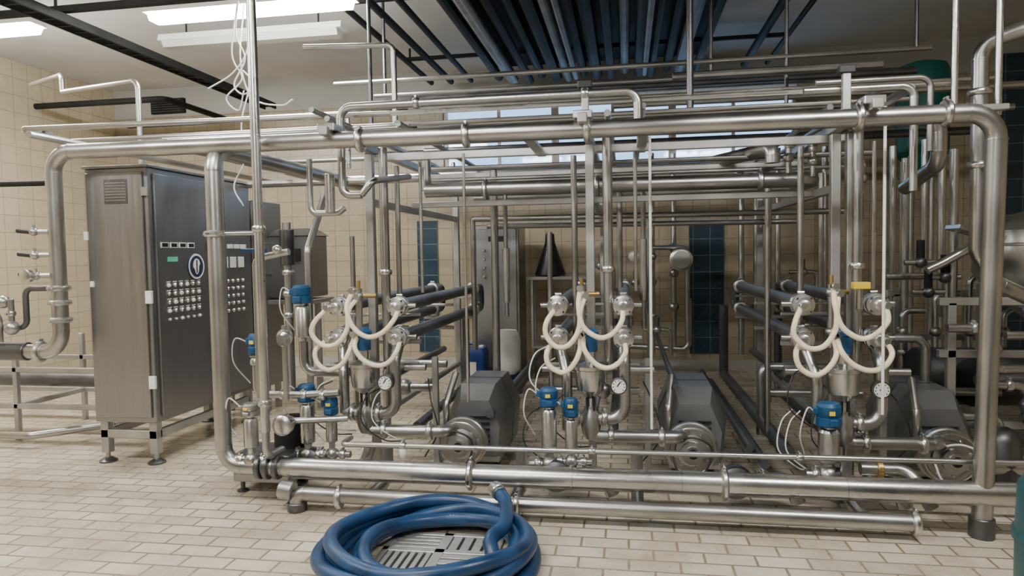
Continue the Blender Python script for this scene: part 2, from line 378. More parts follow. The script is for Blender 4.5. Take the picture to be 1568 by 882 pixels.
a.box((-1.68,6.58,2.08),(1.30,6.62,2.13),'steel_bar'); a.box((-1.68,5.5,2.08),(1.30,5.54,2.12),'steel_bar')
for x in (-1.65,-.22,1.21): a.box((x-.05,F-.06,2.16),(x+.05,F+.06,2.2),'steel_bright')
a.build()

a=Asm('overhead_pipework')
def H(x0,x1,y,z,r,m='steel',z2=None,seg=10): a.tube([(x0,y,z),(x1,y,z if z2 is None else z2)],r,m,seg=seg)
# hoop over module 1-2
a.tube([(-1.55,3.9,1.82),(-1.67,3.9,1.82),(-1.67,3.9,2.34),(.07,3.9,2.34),(.07,3.9,2.1)],.024,'steel',bend=.07)
for x in (-1.2,-.22): a.clamp((x,3.9,2.34),(1,0,0),.024)
a.tube([(-1.55,3.9,1.82),(-1.48,3.9,1.9),(-1.48,4.6,2.0)],.02)
# thin hoop
H(-1.6,1.95,4.6,2.44,.017,'steel_bright'); H(-1.6,1.75,4.6,2.36,.016); H(-1.5,1.7,4.9,2.40,.02); H(-1.5,1.5,4.45,2.20,.018,'steel_bright')
H(-1.5,1.5,4.8,2.27,.015); H(-1.5,1.7,5.2,2.12,.02); H(-2.4,2.2,5.5,2.9,.02); H(-2.2,1.7,5.9,2.88,.018); H(-1.6,2.4,5.0,2.55,.014,'steel_bright')
H(-1.7,2.2,5.2,2.35,.022); H(-3.2,1.6,5.7,2.3,.02); H(-2.6,1.6,6.2,2.2,.025); H(-1.4,1.5,5.9,2.02,.02); H(-1.4,1.5,6.3,1.98,.02); H(-1.5,1.5,5.1,2.02,.014)
H(.35,1.8,5.3,2.75,.03); H(-.1,3.5,6.2,2.75,.03); H(-2.8,3.5,7.0,2.72,.03); H(-2.8,3.5,7.2,2.55,.04,'steel_dark'); H(-2.4,2.6,6.8,3.05,.035,'steel_dark'); H(-2.4,2.2,7.6,2.9,.04,'dark_paint'); H(-2.4,2.2,7.6,2.62,.03,'dark_paint')
H(-2.4,2.2,7.7,3.25,.06,'duct_grey'); H(-1.9,1.9,7.9,3.0,.03,'dark_paint'); H(-1.9,1.9,6.4,2.45,.03,'steel_dark'); H(-1.6,1.6,6.0,2.55,.02,'steel_dark')
# heavy pipe
a.tube([(-1.45,4.9,1.93),(1.25,4.9,1.92),(1.25,5.4,1.92)],.052,'steel',bend=.1,seg=18); 
for x in (-1.0,-.2,.9): a.clamp((x,4.9,1.92),(1,0,0),.052)
a.tube([(-1.45,4.9,1.93),(-1.45,4.9,2.2)],.04)
# upper-left rack
a.tube([(-4.55,4.9,2.47),(-4.55,4.6,2.47),(-1.6,4.6,2.44)],.02,'steel',bend=.05)
a.tube([(-4.75,5.2,2.5),(-4.75,4.8,2.5),(-2.0,4.8,2.50),(-2.0,4.8,2.1)],.018,'steel_bright',bend=.05)
a.tube([(-4.2,4.7,2.38),(-1.5,4.7,2.38)],.016); a.tube([(-3.2,4.4,2.3),(-1.4,4.4,2.3)],.022,'steel')
a.tube([(-3.0,5.4,2.42),(-1.5,5.4,2.42)],.03,'steel'); H(-3.6,-1.6,5.6,2.1,.03)
a.tube([(-4.9,5.4,2.95),(-4.0,5.2,2.95),(-4.0,5.2,2.2)],.022,'steel',bend=.07)
a.tube([(-4.9,5.4,2.95),(-4.9,5.4,3.1),(-5.6,5.8,3.15)],.02,'steel',bend=.05)
# receding ones
for x,z,r in ((-1.9,2.36,.018),(-1.8,2.3,.018),(-1.35,2.25,.02),(-.1,2.25,.02),(.1,2.28,.018),(1.35,2.3,.02),(1.5,2.3,.025),(-2.9,2.2,.03),(1.1,2.22,.018),(-3.9,2.3,.025)):
    a.tube([(x,4.0,z),(x,7.2,z)],r,'steel',seg=10)
# right hand top elbows
a.tube([(.95,3.95,2.30),(1.5,3.95,2.30),(1.5,3.95,1.75)],.02,'steel_bright',bend=.06)
a.tube([(1.1,4.3,2.42),(1.72,4.3,2.42),(1.72,4.3,2.0)],.018,'steel',bend=.06)
a.tube([(1.3,4.5,2.22),(1.85,4.5,2.22),(1.85,4.5,1.95),(1.85,5.0,1.85)],.045,'steel',bend=.09)
a.tube([(1.0,5.0,2.05),(1.0,5.0,2.15),(.7,5.6,2.15)],.05,'steel'); 
# valve cluster at right hand top
for x,z in ((1.32,1.95),(1.42,2.02),(1.5,1.9),(1.2,2.02),(1.05,2.05)):
    a.sphere((x,4.75,z),.035,'steel'); a.cyl((x,4.75,z-.1),(x,4.75,z+.12),.018,'steel'); a.clamp((x,4.75,z+.08),(0,0,1),.018)
# hangers
for x,y,z in ((-1.95,5.15,2.45),(.45,5.0,2.36),(1.2,5.5,2.44),(-3.2,5.6,2.4),(2.1,5.5,2.9),(.7,5.9,2.9),(-2.1,5.9,2.88)): a.cyl((x,y,z),(x,y,ZC),.015 if x!=.45 else .024,'steel_dark')
a.tube([(-1.62,4.75,2.35),(-1.62,4.75,2.95),(-2.3,4.75,2.98)],.02,'steel',bend=.05)
for x in (-.55,.1): 
    a.box((x-.03,F+.02,2.1),(x+.03,4.6,2.13),'steel_bar')
for x in (-.22,1.15): 
    a.box((x-.04,3.87,2.37),(x+.04,3.93,2.41),'black'); a.box((x-.02,3.88,2.16),(x+.02,3.92,2.38),'steel_bar')
a.build()

a=Asm('vertical_riser_pipework')
def Vp(x,y,z0,z1,r,m='steel'): a.cyl((x,y,z0),(x,y,z1),r,m,12)
for mx in MX:
    Vp(mx+.11,4.25,.72,2.15,.030); Vp(mx+.28,4.5,1.2,2.1,.012,'steel_bright'); Vp(mx-.12,4.6,.8,2.1,.02)
    a.clamp((mx+.11,4.25,1.35),(0,0,1),.03)
Vp(-1.50,4.4,1.1,2.05,.018)
Vp(-1.02,4.3,.5,2.1,.010,'steel_bright'); Vp(.14,4.1,.4,2.12,.008,'white'); Vp(1.36,3.95,.55,2.2,.008,'white')
Vp(-1.0,5.2,.2,2.1,.03); Vp(-.86,4.9,1.1,1.5,.026,'steel_bright'); Vp(-.86,4.9,1.0,1.9,.016); Vp(-2.9,4.6,1.1,2.2,.02)
Vp(.12,5.0,1.1,1.55,.026,'steel_bright'); Vp(.12,5.0,.9,1.9,.016); Vp(-.05,5.6,.3,2.0,.022); Vp(.2,6.3,.1,2.0,.02); Vp(1.05,5.4,.3,2.0,.025)
for x,y in ((1.3,8.2),(1.48,8.3),(1.7,8.2),(1.95,8.3),(2.2,8.2),(2.6,8.3),(.55,8.3),(.3,8.2),(-2.1,8.3),(3.1,8.2)): Vp(x,y,.25,2.6,.03)
for x,y,z0,z1 in ((1.9,7.2,.5,2.2),(2.2,6.2,.4,2.3),(2.45,5.9,.9,2.2),(2.0,5.4,.3,2.1),(2.15,5.0,1.0,2.1),(2.6,6.6,1.0,2.4)): Vp(x,y,z0,z1,.028)
a.tube([(-1.35,6.0,1.77),(1.85,6.0,1.76),(1.85,6.0,.9)],.025,'steel',bend=.07)
a.tube([(-1.3,6.4,1.72),(1.5,6.4,1.70)],.025,'steel')
a.tube([(-1.35,6.0,1.77),(-1.35,6.0,.6)],.025,'steel')
a.tube([(.2,8.2,1.5),(.7,8.2,1.5),(.7,8.2,.4)],.03); a.tube([(-.2,8.25,.35),(.72,8.25,.3),(.72,8.25,.9)],.035)
for i,z in enumerate((.8,1.2,1.5)): a.sphere((.55,8.3,z),.06,'steel'); a.sphere((.3,8.2,z-.1),.05,'steel')
a.lathe((.62,8.1,1.36),(0,-1,0),[(.02,-.2),(.13,0),(.13,.05),(.11,.06)],'steel_bright'); a.lathe((.62,8.1,1.36),(0,-1,0),[(.1,.05),(.1,.063)],'steel_bar')
a.lathe((.08,8.0,1.4),(0,-1,0),[(.02,-.2),(.07,0),(.07,.04)],'steel_bright'); a.lathe((.08,8.0,1.4),(0,-1,0),[(.055,.03),(.055,.043)],'white')
# back wall valve groups
for x,z in ((-.1,.9),(.1,1.1),(-.3,1.3),(.35,.55),(1.4,.7),(1.7,.9),(2.0,.6),(1.95,1.2)):
    a.tube([(x-.15,8.1,z),(x+.15,8.1,z),(x+.15,8.1,z-.3)],.025,'steel'); a.sphere((x,8.1,z),.05,'steel'); a.cyl((x,8.1,z),(x,8.1,z+.14),.02,'steel_dark')
# receding low pipes between modules 2 and 3
for x,z,r in ((.97,.2,.045),(.84,.12,.03),(.75,.22,.025),(-1.0,.2,.03),(-.9,.4,.03),(.3,.6,.02)): a.tube([(x,4.4,z),(x,7.2,z)],r,'tube_grey')
a.tube([(.97,7.2,.2),(.97,7.2,.9)],.045,'tube_grey')
for mx in MX:
    a.tube([(mx-.1,5.0,.55),(mx-.1,6.4,.55)],.03,'steel_dark'); a.tube([(mx+.12,4.8,.2),(mx+.12,6.4,.2),(mx+.12,6.4,.9)],.035,'steel_dark')
    a.tube([(mx-.25,5.2,.1),(mx-.25,5.2,.6),(mx+.25,5.2,.6)],.03,'steel'); a.tube([(mx-.3,4.7,.25),(mx-.3,4.7,1.6)],.018,'steel')
    a.sphere((mx+.05,4.75,.5),.06,'steel'); a.tube([(mx-.3,4.75,.5),(mx+.3,4.75,.5)],.028,'steel')
a.build()

# ---------------------------------------------------------------- modules
def actuator(x,y,zb,zt,r=.042,head=.1,yel=True,blue=True,foot=True):
    """pneumatic seat valve with blue top, zb = bottom of steel body, zt = top of the head"""
    a=Asm('valve_actuator')
    hb=zt-head
    a.lathe((x,y,zb),(0,0,1),[(r*.5,-.05),(r*.55,0),(r,.012),(r,hb-zb-.035),(r*.8,hb-zb-.02),(r*.5,hb-zb-.015),(r*.5,hb-zb)],'steel_bright')
    a.sweep([V((x,y,zb+.06)),V((x,y,zb+.066))],r*1.04,'steel_bright',24)
    m='blue' if blue else 'steel'
    a.lathe((x,y,hb),(0,0,1),[(r*1.15,0),(r*1.25,.006),(r*1.25,head*.38),(r*1.1,head*.42),(r*1.2,head*.48),(r*1.2,head*.86),(r*.95,head)],m,12)
    a.box((x-.012,y-r*1.25-.02,hb+head*.1),(x+.03,y-r*1.1,hb+head*.4),m)
    a.box((x-r*1.35-.01,y-.02,hb+head*.5),(x-r,y+.02,hb+head*.8),m)
    if yel: a.box((x-.014,y-r*1.25-.004,hb+head*.55),(x+.014,y-r*1.1,hb+head*.72),'yellow',.0005)
    if foot:
        a.sphere((x,y,zb-.07),r*1.15,'steel'); a.tube([(x-.12,y,zb-.07),(x+.12,y,zb-.07)],r*.6,'steel')
        a.clamp((x-.07,y,zb-.07),(1,0,0),r*.6); a.clamp((x+.07,y,zb-.07),(1,0,0),r*.6)
    a.curve([(x-r*1.35,y,hb+head*.6),(x-.12,y-.03,hb+.1),(x-.15,y,hb-.05),(x-.1,y+.1,hb-.2)],.004,'white')
    a.build()

def module(i,mx):
    # tubular heat exchanger -------------------------------------------------
    a=Asm('tubular_heat_exchanger')
    for lx in (-.2,.2):
        for z in (1.13,.93):
            a.tube([(mx+lx,4.22,z),(mx+lx,6.6,z)],.043,'tube_grey',seg=18)
            a.clamp((mx+lx,4.25,z),(0,1,0),.045); a.clamp((mx+lx,6.4,z),(0,1,0),.045)
            a.lathe((mx+lx,4.16,z),(0,-1,0),[(.04,-.08),(.056,-.05),(.062,-.045),(.062,-.015),(.048,-.012),(.048,0),(.03,.003),(.03,.03),(.022,.035)],'steel_bright')
            for k in range(4):
                an=k*math.pi/2+.78; a.cyl((mx+lx+.052*math.cos(an),4.2,z+.052*math.sin(an)),(mx+lx+.052*math.cos(an),4.165,z+.052*math.sin(an)),.008,'steel_dark',6)
            a.tube([(mx+lx+(.05 if lx>0 else -.05),4.25,z),(mx+lx+(.11 if lx>0 else -.11),4.25,z)],.018)
        a.tube([(mx+lx,6.6,1.13),(mx+lx,6.72,1.13),(mx+lx,6.72,.93),(mx+lx,6.6,.93)],.04,'tube_grey',bend=.07)
    for y in (4.5,5.4,6.3): a.box((mx-.26,y-.015,.85),(mx+.26,y+.015,.88),'steel_bar'); a.box((mx-.26,y-.015,1.04),(mx+.26,y+.015,1.06),'steel_bar')
    # centre manifold
    a.cyl((mx-.05,4.18,.88),(mx-.05,4.18,1.25),.022,'steel'); a.sphere((mx-.05,4.18,1.2),.032,'steel'); a.cyl((mx-.05,4.18,1.24),(mx-.05,4.18,1.30),.012,'brass',10)
    a.sphere((mx-.05,4.18,.97),.035,'steel'); a.tube([(mx-.05,4.18,1.2),(mx+.05,4.22,1.2)],.015,'brass')
    if i==2: a.box((mx+.06,4.14,1.22),(mx+.15,4.2,1.26),'yellow'); a.cyl((mx+.1,4.17,1.1),(mx+.1,4.17,1.23),.02,'steel')
    a.build()
    # cream flexible hoses ---------------------------------------------------
    a=Asm('flexible_hose_loops'); y=4.06; w=[1.18,1.0,1.08][i]
    for pts in ([(-.05,1.24),(-.06,1.14),(-.03,1.02),(.05,.955),(.13,.975),(.19,1.05),(.2,1.13)],
                [(-.2,1.13),(-.25,1.05),(-.26,.97),(-.2,.90),(-.12,.91),(-.06,1.0),(-.05,1.12),(-.02,1.2)],
                [(-.03,.97),(-.03,.89),(.02,.81),(.1,.775),(.17,.80),(.21,.87),(.2,.93)],
                [(-.2,.93),(-.25,.87),(-.24,.79),(-.17,.745),(-.1,.78),(-.06,.86),(-.05,.96)]):
        P=[(mx+p[0]*w+random.uniform(-.006,.006),y-.03*math.sin(math.pi*k/(len(pts)-1)),p[1]) for k,p in enumerate(pts)]
        P[0]=(P[0][0],y+.07,P[0][2]); P[-1]=(P[-1][0],y+.07,P[-1][2])
        a.curve(P,.0155,'white_hose',n=8,seg=12)
        for q in (P[0],P[-1]): a.cyl((q[0],q[1],q[2]),(q[0],q[1]-.05,q[2]),.021,'steel_bright',12)
    a.build()
    # flow vessel ---------------------------------------------------------
    a=Asm('diaphragm_valve_vessel')
    cx,cy=mx,4.12
    a.lathe((cx,cy,.60),(0,0,1),[(.03,-.12),(.03,-.02),(.05,0),(.08,.03),(.088,.08),(.088,.15),(.098,.155),(.098,.175),(.07,.18),(.03,.2),(.03,.26)],'steel_bright')
    a.cyl((cx,cy,.86),(cx,cy,.96),.045,'blue',12); a.lathe((cx,cy,.96),(0,0,1),[(.052,0),(.052,.02),(.03,.04)],'blue',12)
    a.cyl((cx-.015,cy-.03,.5),(cx-.015,cy-.03,.6),.008,'black',8); a.cyl((cx+.02,cy-.03,.5),(cx+.02,cy-.03,.6),.008,'black',8)
    a.lathe((cx,cy,.38),(0,0,1),[(.035,-.05),(.05,-.02),(.06,.02),(.06,.1),(.04,.13),(.04,.15)],'steel')
    for s in (-1,1): a.clamp((cx+s*.085,cy,.455),(1,0,0),.038)
    a.tube([(cx-.14,cy,.455),(cx,cy,.455),(cx+.2,cy,.455),(cx+.2,cy,.80),(cx+.2,4.25,.93)],.038,'steel',bend=.085,seg=16)
    a.tube([(cx,cy,.45),(cx,cy,.345),(cx+.54,cy+.02,.345),(cx+.54,4.3,.345)],.037,'steel',bend=.06,seg=16)
    a.clamp((cx+.12,cy,.345),(1,0,0),.037); a.clamp((cx+.42,cy,.345),(1,0,0),.037)
    a.tube([(cx-.14,cy,.455),(cx-.14,cy,.7),(cx-.2,4.25,.93)],.032,'steel')
    a.tube([(cx+.24,4.2,.74),(cx+.38,4.2,.74)],.022,'steel'); a.tube([(cx-.3,4.2,.74),(cx-.1,4.2,.74)],.02,'steel')
    a.build()
    # gauge
    a=Asm('pressure_gauge'); gx,gz=mx+.17,.67
    a.cyl((gx,4.12,gz),(gx,4.06,gz),.012,'steel'); a.lathe((gx,4.04,gz),(0,-1,0),[(.045,-.02),(.05,-.015),(.05,.02),(.044,.022)],'steel_dark'); a.lathe((gx,4.04,gz),(0,-1,0),[(.041,.02),(.041,.0235)],'white')
    a.box((gx-.003,4.0145,gz-.006),(gx+.003,4.0165,gz+.03),'black',.0002,Matrix.Rotation(.6,3,'Y'))
    for k in range(9):
        an=math.radians(-130+k*32.5); a.box((gx+.033*math.sin(an)-.003,4.0145,gz+.033*math.cos(an)-.003),(gx+.033*math.sin(an)+.003,4.0165,gz+.033*math.cos(an)+.003),'black',.0002)
    a.build()
    # pump ------------------------------------------------------------------
    a=Asm('centrifugal_pump'); px=mx+.60; pz=.25; hx=mx+.64
    a.lathe((px,4.22,pz),(0,-1,0),[(.09,-.3),(.09,-.08),(.150,-.078),(.16,-.07),(.16,-.03),(.152,-.022),(.125,-.02),(.125,.0),(.1,.002),(.095,.02),(.062,.03),(.052,.032),(.052,.06),(.07,.062),(.07,.085),(.045,.087),(.045,.1)],'steel',32)
    a.lathe((px,4.22,pz),(0,-1,0),[(.03,.09),(.03,.104)],'dark_paint',16)
    a.sweep([V((px+.14*math.cos(k*math.pi/14),4.195,pz+.14*math.sin(k*math.pi/14))) for k in range(28)],.006,'steel_bright',8,closed=True)
    for k in range(8):
        an=k*math.pi/4+.2; a.cyl((px+.112*math.cos(an),4.23,pz+.112*math.sin(an)),(px+.112*math.cos(an),4.212,pz+.112*math.sin(an)),.010,'steel_bright',6)
    a.tube([(px-.13,4.34,pz+.02),(px-.13,4.34,pz+.22),(px-.10,4.5,pz+.40)],.022,'steel')
    def ring(y,s,zt): return [(hx-.185*s,y,.10),(hx-.21*s,y,.36*zt),(hx-.12*s,y,.57*zt),(hx+.12*s,y,.57*zt),(hx+.21*s,y,.36*zt),(hx+.185*s,y,.10)]
    a.loft([ring(4.44,.80,.84),ring(4.56,1,1.0),ring(5.08,1,1.0),ring(5.10,.98,.98)],'hood')
    a.loft([ring(4.79,1.015,1.01),ring(4.80,1.015,1.01)],'steel_dark')
    for k in range(5): a.box((hx-.10,4.425,.2+k*.04),(hx+.10,4.445,.215+k*.04),'black',.001)
    for x in (-.12,.12):
        for y in (4.6,5.0): a.cyl((hx+x,y,0),(hx+x,y,.12),.02,'steel_dark',10)
    a.box((hx-.16,4.45,.06),(hx+.16,5.05,.10),'steel_bar')
    a.build()
for i,mx in enumerate(MX): module(i,mx)
actuator(-2.02+.03,4.0,.28,.66,.045,.11); actuator(-1.83,4.0,.29,.58,.036,.11)
actuator(-.46,4.0,.27,.66,.045,.11); actuator(-.33,4.0,.29,.60,.036,.11)
actuator(1.10,4.0,.26,.60,.055,.13)
# extra valve group on the left, round the support post
actuator(-2.30,3.95,.78,.98,.034,.13,foot=False); actuator(-2.16+.03,4.25,.92,1.27,.05,.12,yel=False,foot=False)
actuator(-2.20,3.70,.33,.60,.042,.07,yel=True,blue=False)
a=Asm('inlet_valve_manifold')
a.tube([(-2.22,3.85,.60),(-2.22,3.85,1.45),(-2.0,3.85,1.49)],.02,'steel',bend=.05)
a.tube([(-2.3,3.95,.78),(-2.3,3.95,.6),(-2.0,3.95,.6),(-1.75,3.95,.62)],.022,'steel',bend=.05)
for x in (-2.12,-1.98,-1.86): a.clamp((x,3.95,.6),(1,0,0),.022)
a.lathe((-2.02,3.75,.46),(0,-1,0),[(.03,-.1),(.06,-.02),(.062,.02),(.05,.03),(.03,.035)],'steel_bright'); a.tube([(-2.02,3.85,.46),(-1.7,3.95,.46)],.02)
a.sphere((-2.02,3.8,.98),.05,'steel'); a.lathe((-2.0,3.75,.97),(0,-1,0),[(.03,-.05),(.045,0),(.03,.03)],'steel_bright'); a.tube([(-2.02,3.8,1.05),(-2.02,3.8,.6)],.018)
a.tube([(-2.1,4.2,.9),(-2.1,4.2,.7),(-1.7,4.2,.7)],.03,'steel'); a.tube([(-2.1,4.3,1.0),(-2.1,4.3,1.5),(-2.1,4.6,1.9)],.025,'steel')
for z in (1.05,1.2,1.35,1.5): a.clamp((-2.35,4.5,z),(0,0,1),.03); 
a.tube([(-2.35,4.5,.5),(-2.35,4.5,1.7)],.03,'steel'); a.cyl((-2.35,4.5,1.4),(-2.35,4.5,1.65),.05,'steel_dark')
a.tube([(-2.12,3.8,1.5),(-2.28,3.8,1.5)],.012,'blue'); a.sphere((-2.05,3.8,1.5),.03,'steel_bright')
a.cyl((-1.75,3.9,1.72),(-1.75,3.9,1.95),.03,'steel_bright'); a.tube([(-1.9,3.95,2.05),(-1.9,3.95,1.72),(-1.72,3.95,1.72),(-1.68,3.95,1.75)],.018); 
a.tube([(-1.9,3.95,.15),(-1.6,3.95,.15),(-1.55,3.95,.3)],.04,'steel'); 
a.lathe((-1.98,4.0,.16),(0,-1,0),[(.04,-.1),(.09,-.05),(.1,0),(.09,.03),(.05,.05)],'steel_dark')
a.lathe((-2.15,4.1,.2),(0,0,1),[(.11,-.15),(.11,.2),(.08,.23),(.03,.24)],'dark_paint')
a.build()
a=Asm('foreground_valve_bodies')
for x in (-.42,1.15,.6):
    a.lathe((x,3.98,.14),(0,-1,0),[(.04,-.1),(.09,-.05),(.1,0),(.09,.03),(.05,.05)],'steel_dark')
    a.tube([(x,3.95,.14),(x+.28,3.95,.18),(x+.33,3.95,.05)],.04,'steel',bend=.07); a.clamp((x+.14,3.95,.16),(1,.14,0),.04)
a.tube([(1.25,3.95,.25),(1.5,3.95,.25),(1.55,3.8,.1)],.035,'steel'); a.cyl((1.33,3.95,.25),(1.36,3.95,.25),.05,'brass')
a.build()
a=Asm('control_cables')
for mx in MX:
    for k in range(4):
        x=mx+random.uniform(-.3,.2); z=random.uniform(.5,.9)
        a.curve([(x,4.15,z),(x-.08,4.05,z-.05),(x-.1,4.03,z-.2),(x+.02,4.08,z-.32),(x+.1,4.2,z-.36)],.004,'white' if k%2 else 'cable_black')
    a.curve([(mx+.5,4.2,.3),(mx+.6,4.08,.36),(mx+.7,4.08,.3),(mx+.66,4.08,.16),(mx+.52,4.08,.15),(mx+.48,4.12,.25)],.006,'white' if mx>1 else 'cable_black')
    a.curve([(mx+.3,4.4,.1),(mx+.42,4.3,.3),(mx+.38,4.3,.5),(mx+.32,4.45,.62)],.005,'cable_black')
a.build()

# ---------------------------------------------------------------- left inlet pipework
a=Asm('inlet_pipe_with_valves')
a.tube([(-2.5,4.15,2.2),(-3.98,4.15,2.2),(-3.98,4.15,.83),(-4.7,4.15,.83)],.052,'steel',bend=.14,seg=20)
for z in (1.27,1.17,1.05): a.clamp((-3.98,4.15,z),(0,0,1),.052)
a.clamp((-4.15,4.15,.83),(1,0,0),.052); a.cyl((-4.25,4.15,.83),(-5.2,4.15,.83),.065,'steel_dark')
for z in (1.66,1.5,1.36):
    a.tube([(-3.98,4.15,z),(-4.12,4.1,z)],.016); a.sphere((-4.11,4.1,z),.03,'steel'); a.cyl((-4.14,4.1,z),(-4.24,4.1,z+.01),.016,'black',10); a.cyl((-4.11,4.1,z),(-4.11,4.1,z+.05),.01,'steel')
a.lathe((-4.1,4.02,1.36),(0,-1,0),[(.02,-.05),(.042,-.02),(.045,.02),(.038,.024)],'steel_bright')
a.tube([(-3.98,4.15,1.27),(-4.25,4.15,1.27),(-4.25,4.15,1.0),(-4.6,4.15,1.0)],.02,'steel_dark')
a.tube([(-4.8,4.3,2.02),(-3.98,4.2,2.0)],.02,'dark_paint')
a.sphere((-4.32,4.1,1.0),.05,'steel'); a.sphere((-4.38,4.1,1.18),.045,'steel'); a.cyl((-4.32,4.1,1.0),(-4.32,4.1,1.2),.02); a.cyl((-4.38,4.1,1.18),(-4.7,4.1,1.18),.025)
a.clamp((-4.32,4.1,1.1),(0,0,1),.02); a.tube([(-4.7,4.1,1.1),(-4.42,4.1,1.1),(-4.42,4.1,.9)],.02,'steel')
a.build(dx=.115)
a=Asm('pipe_support_stand')
for z,y in ((.56,4.8),(.26,4.8),(.56,5.5),(.26,5.5)): a.box((-6.2,y,z),(-3.85,y+.04,z+.04),'steel_bar')
for x in (-6.1,-4.95):
    for y in (4.8,5.5): a.box((x,y,0),(x+.04,y+.04,.8),'steel_bar')
for x in (-6.1,-4.95,-3.95): a.box((x,4.84,.26),(x+.04,5.5,.30),'steel_bar')
a.cyl((-5.8,5.1,.45),(-4.0,5.1,.45),.06,'steel_dark'); a.lathe((-4.1,5.15,.3),(-1,0,0),[(.05,-.05),(.1,0),(.12,.02),(.12,.25),(.08,.3)],'dark_paint')
a.tube([(-5.6,4.6,.1),(-4.6,4.6,.1),(-4.2,5.0,.1)],.03,'steel'); a.tube([(-4.2,5.0,.1),(-3.95,5.5,.12)],.03,'steel')
a.box((-4.9,4.15,0),(-4.86,4.19,.78),'steel_bar')
a.build()

# ---------------------------------------------------------------- right side plant
a=Asm('process_supply_pipe')
a.tube([(2.75,3.6,2.75),(1.93,4.2,2.56),(1.93,4.2,1.42),(2.02,4.2,1.25),(2.25,4.3,1.15)],.042,'steel',bend=.1,seg=18)
for z in (2.3,1.9): a.clamp((1.93,4.2,z),(0,0,1),.042)
a.tube([(2.2,4.1,1.25),(2.2,4.1,.15),(2.6,4.1,.1)],.038,'steel',bend=.1)
a.build()
a=Asm('hanger_rod')
for x,y,r in ((1.63,3.8,.015),(1.83,3.8,.016)): a.cyl((x,y,2.1),(x,y,ZC),r,'steel_bright')
a.box((1.6,3.75,2.12),(1.86,3.85,2.15),'steel_bar'); a.build()
a=Asm('stainless_process_vessel')
a.lathe((2.72,4.9,1.28),(0,0,1),[(.06,-.42),(.08,-.38),(.38,-.12),(.46,.0),(.46,.18),(.43,.27),(.3,.36),(.12,.41),(.12,.46)],'steel_bright',32)
a.lathe((2.72,4.9,1.46),(0,0,1),[(.46,-.01),(.475,-.005),(.475,.005),(.46,.01)],'steel_bright',32)
for k in range(3):
    an=k*2.1+.4; a.box((2.72+.4*math.cos(an)-.03,4.9+.4*math.sin(an)-.03,0),(2.72+.4*math.cos(an)+.03,4.9+.4*math.sin(an)+.03,1.2),'steel_bar')
a.tube([(2.3,4.9,1.5),(2.05,4.9,1.35),(1.95,4.9,1.3)],.03,'steel_bright'); a.box((2.05,4.7,1.52),(2.35,4.9,1.55),'steel_bright',.003,Matrix.Rotation(.3,3,'Y'))
a.tube([(2.72,4.9,.9),(2.72,4.9,.6),(2.2,4.75,.6)],.045,'steel')
a.build()
a=Asm('process_skid_frame')
for z in (.75,1.08,.3):
    for y in (4.7,5.6): a.box((1.95,y,z),(3.6,y+.05,z+.05),'steel_bar')
for x in (2.0,2.5,3.0,3.5):
    for y in (4.7,5.6): a.box((x,y,0),(x+.05,y+.05,1.1),'steel_bar')
for k,(x,y,z) in enumerate(((2.1,4.6,.95),(2.3,4.6,.6),(2.45,4.65,.9),(2.15,4.6,.4),(2.6,4.6,.5))):
    a.tube([(x-.15,y,z),(x+.1,y,z),(x+.1,y,z-.25),(x+.5,y,z-.25)],.028,'steel',bend=.06); a.clamp((x,y,z),(1,0,0),.028); a.sphere((x+.1,y-.02,z-.12),.05,'steel')
a.cyl((2.0,5.2,.55),(3.4,5.2,.55),.2,'steel_dark'); a.lathe((2.3,5.0,.55),(0,-1,0),[(.06,-.1),(.16,0),(.17,.03),(.1,.06)],'dark_paint')
a.tube([(1.75,4.9,.85),(1.95,4.9,.85),(1.95,4.9,.5),(2.4,4.9,.5)],.03); a.tube([(1.8,5.2,1.25),(2.2,5.2,1.25),(2.2,5.2,.9)],.025,'steel_bright')
a.lathe((2.25,4.55,.33),(0,0,1),[(.1,-.33),(.1,-.05),(.07,0),(.03,.02)],'steel_dark'); a.tube([(2.0,4.5,.12),(3.4,4.5,.12)],.05,'steel_bright')
for k in range(6):
    x=1.95+k*.22; a.tube([(x,5.3,.4),(x,5.3,1.0+.12*(k%3)),(x+.15,5.3,1.0+.12*(k%3))],.022,'steel'); a.sphere((x,5.3,.85),.04,'steel'); a.clamp((x,5.3,.7),(0,0,1),.022)
for x,z in ((1.95,1.35),(2.1,1.25),(2.0,1.15)): a.sphere((x,5.0,z),.04,'steel_dark'); a.cyl((x,5.0,z),(x,5.0,z+.15),.025,'dark_paint'); a.cyl((x-.1,5.0,z),(x+.1,5.0,z),.018,'steel')
a.build()
a=Asm('green_storage_tank')
a.lathe((3.08,7.9,2.42),(0,0,1),[(.1,-.15),(.24,0),(.25,.04),(.25,.86),(.22,.93),(.1,.97)],'teal',36)
for k in range(4):
    an=k*math.pi/2+.7; a.cyl((3.08+.2*math.cos(an),7.9+.2*math.sin(an),0),(3.08+.2*math.cos(an),7.9+.2*math.sin(an),2.46),.025,'steel_bar')
a.build()
a=Asm('plastic_drum')
a.lathe((1.60,2.5,0),(0,0,1),[(.27,0),(.29,.02),(.29,.2),(.3,.21),(.3,.23),(.29,.24),(.29,.43),(.3,.44),(.3,.46),(.29,.47),(.285,.62),(.26,.66),(.1,.665)],'teal_dark',40); a.build()

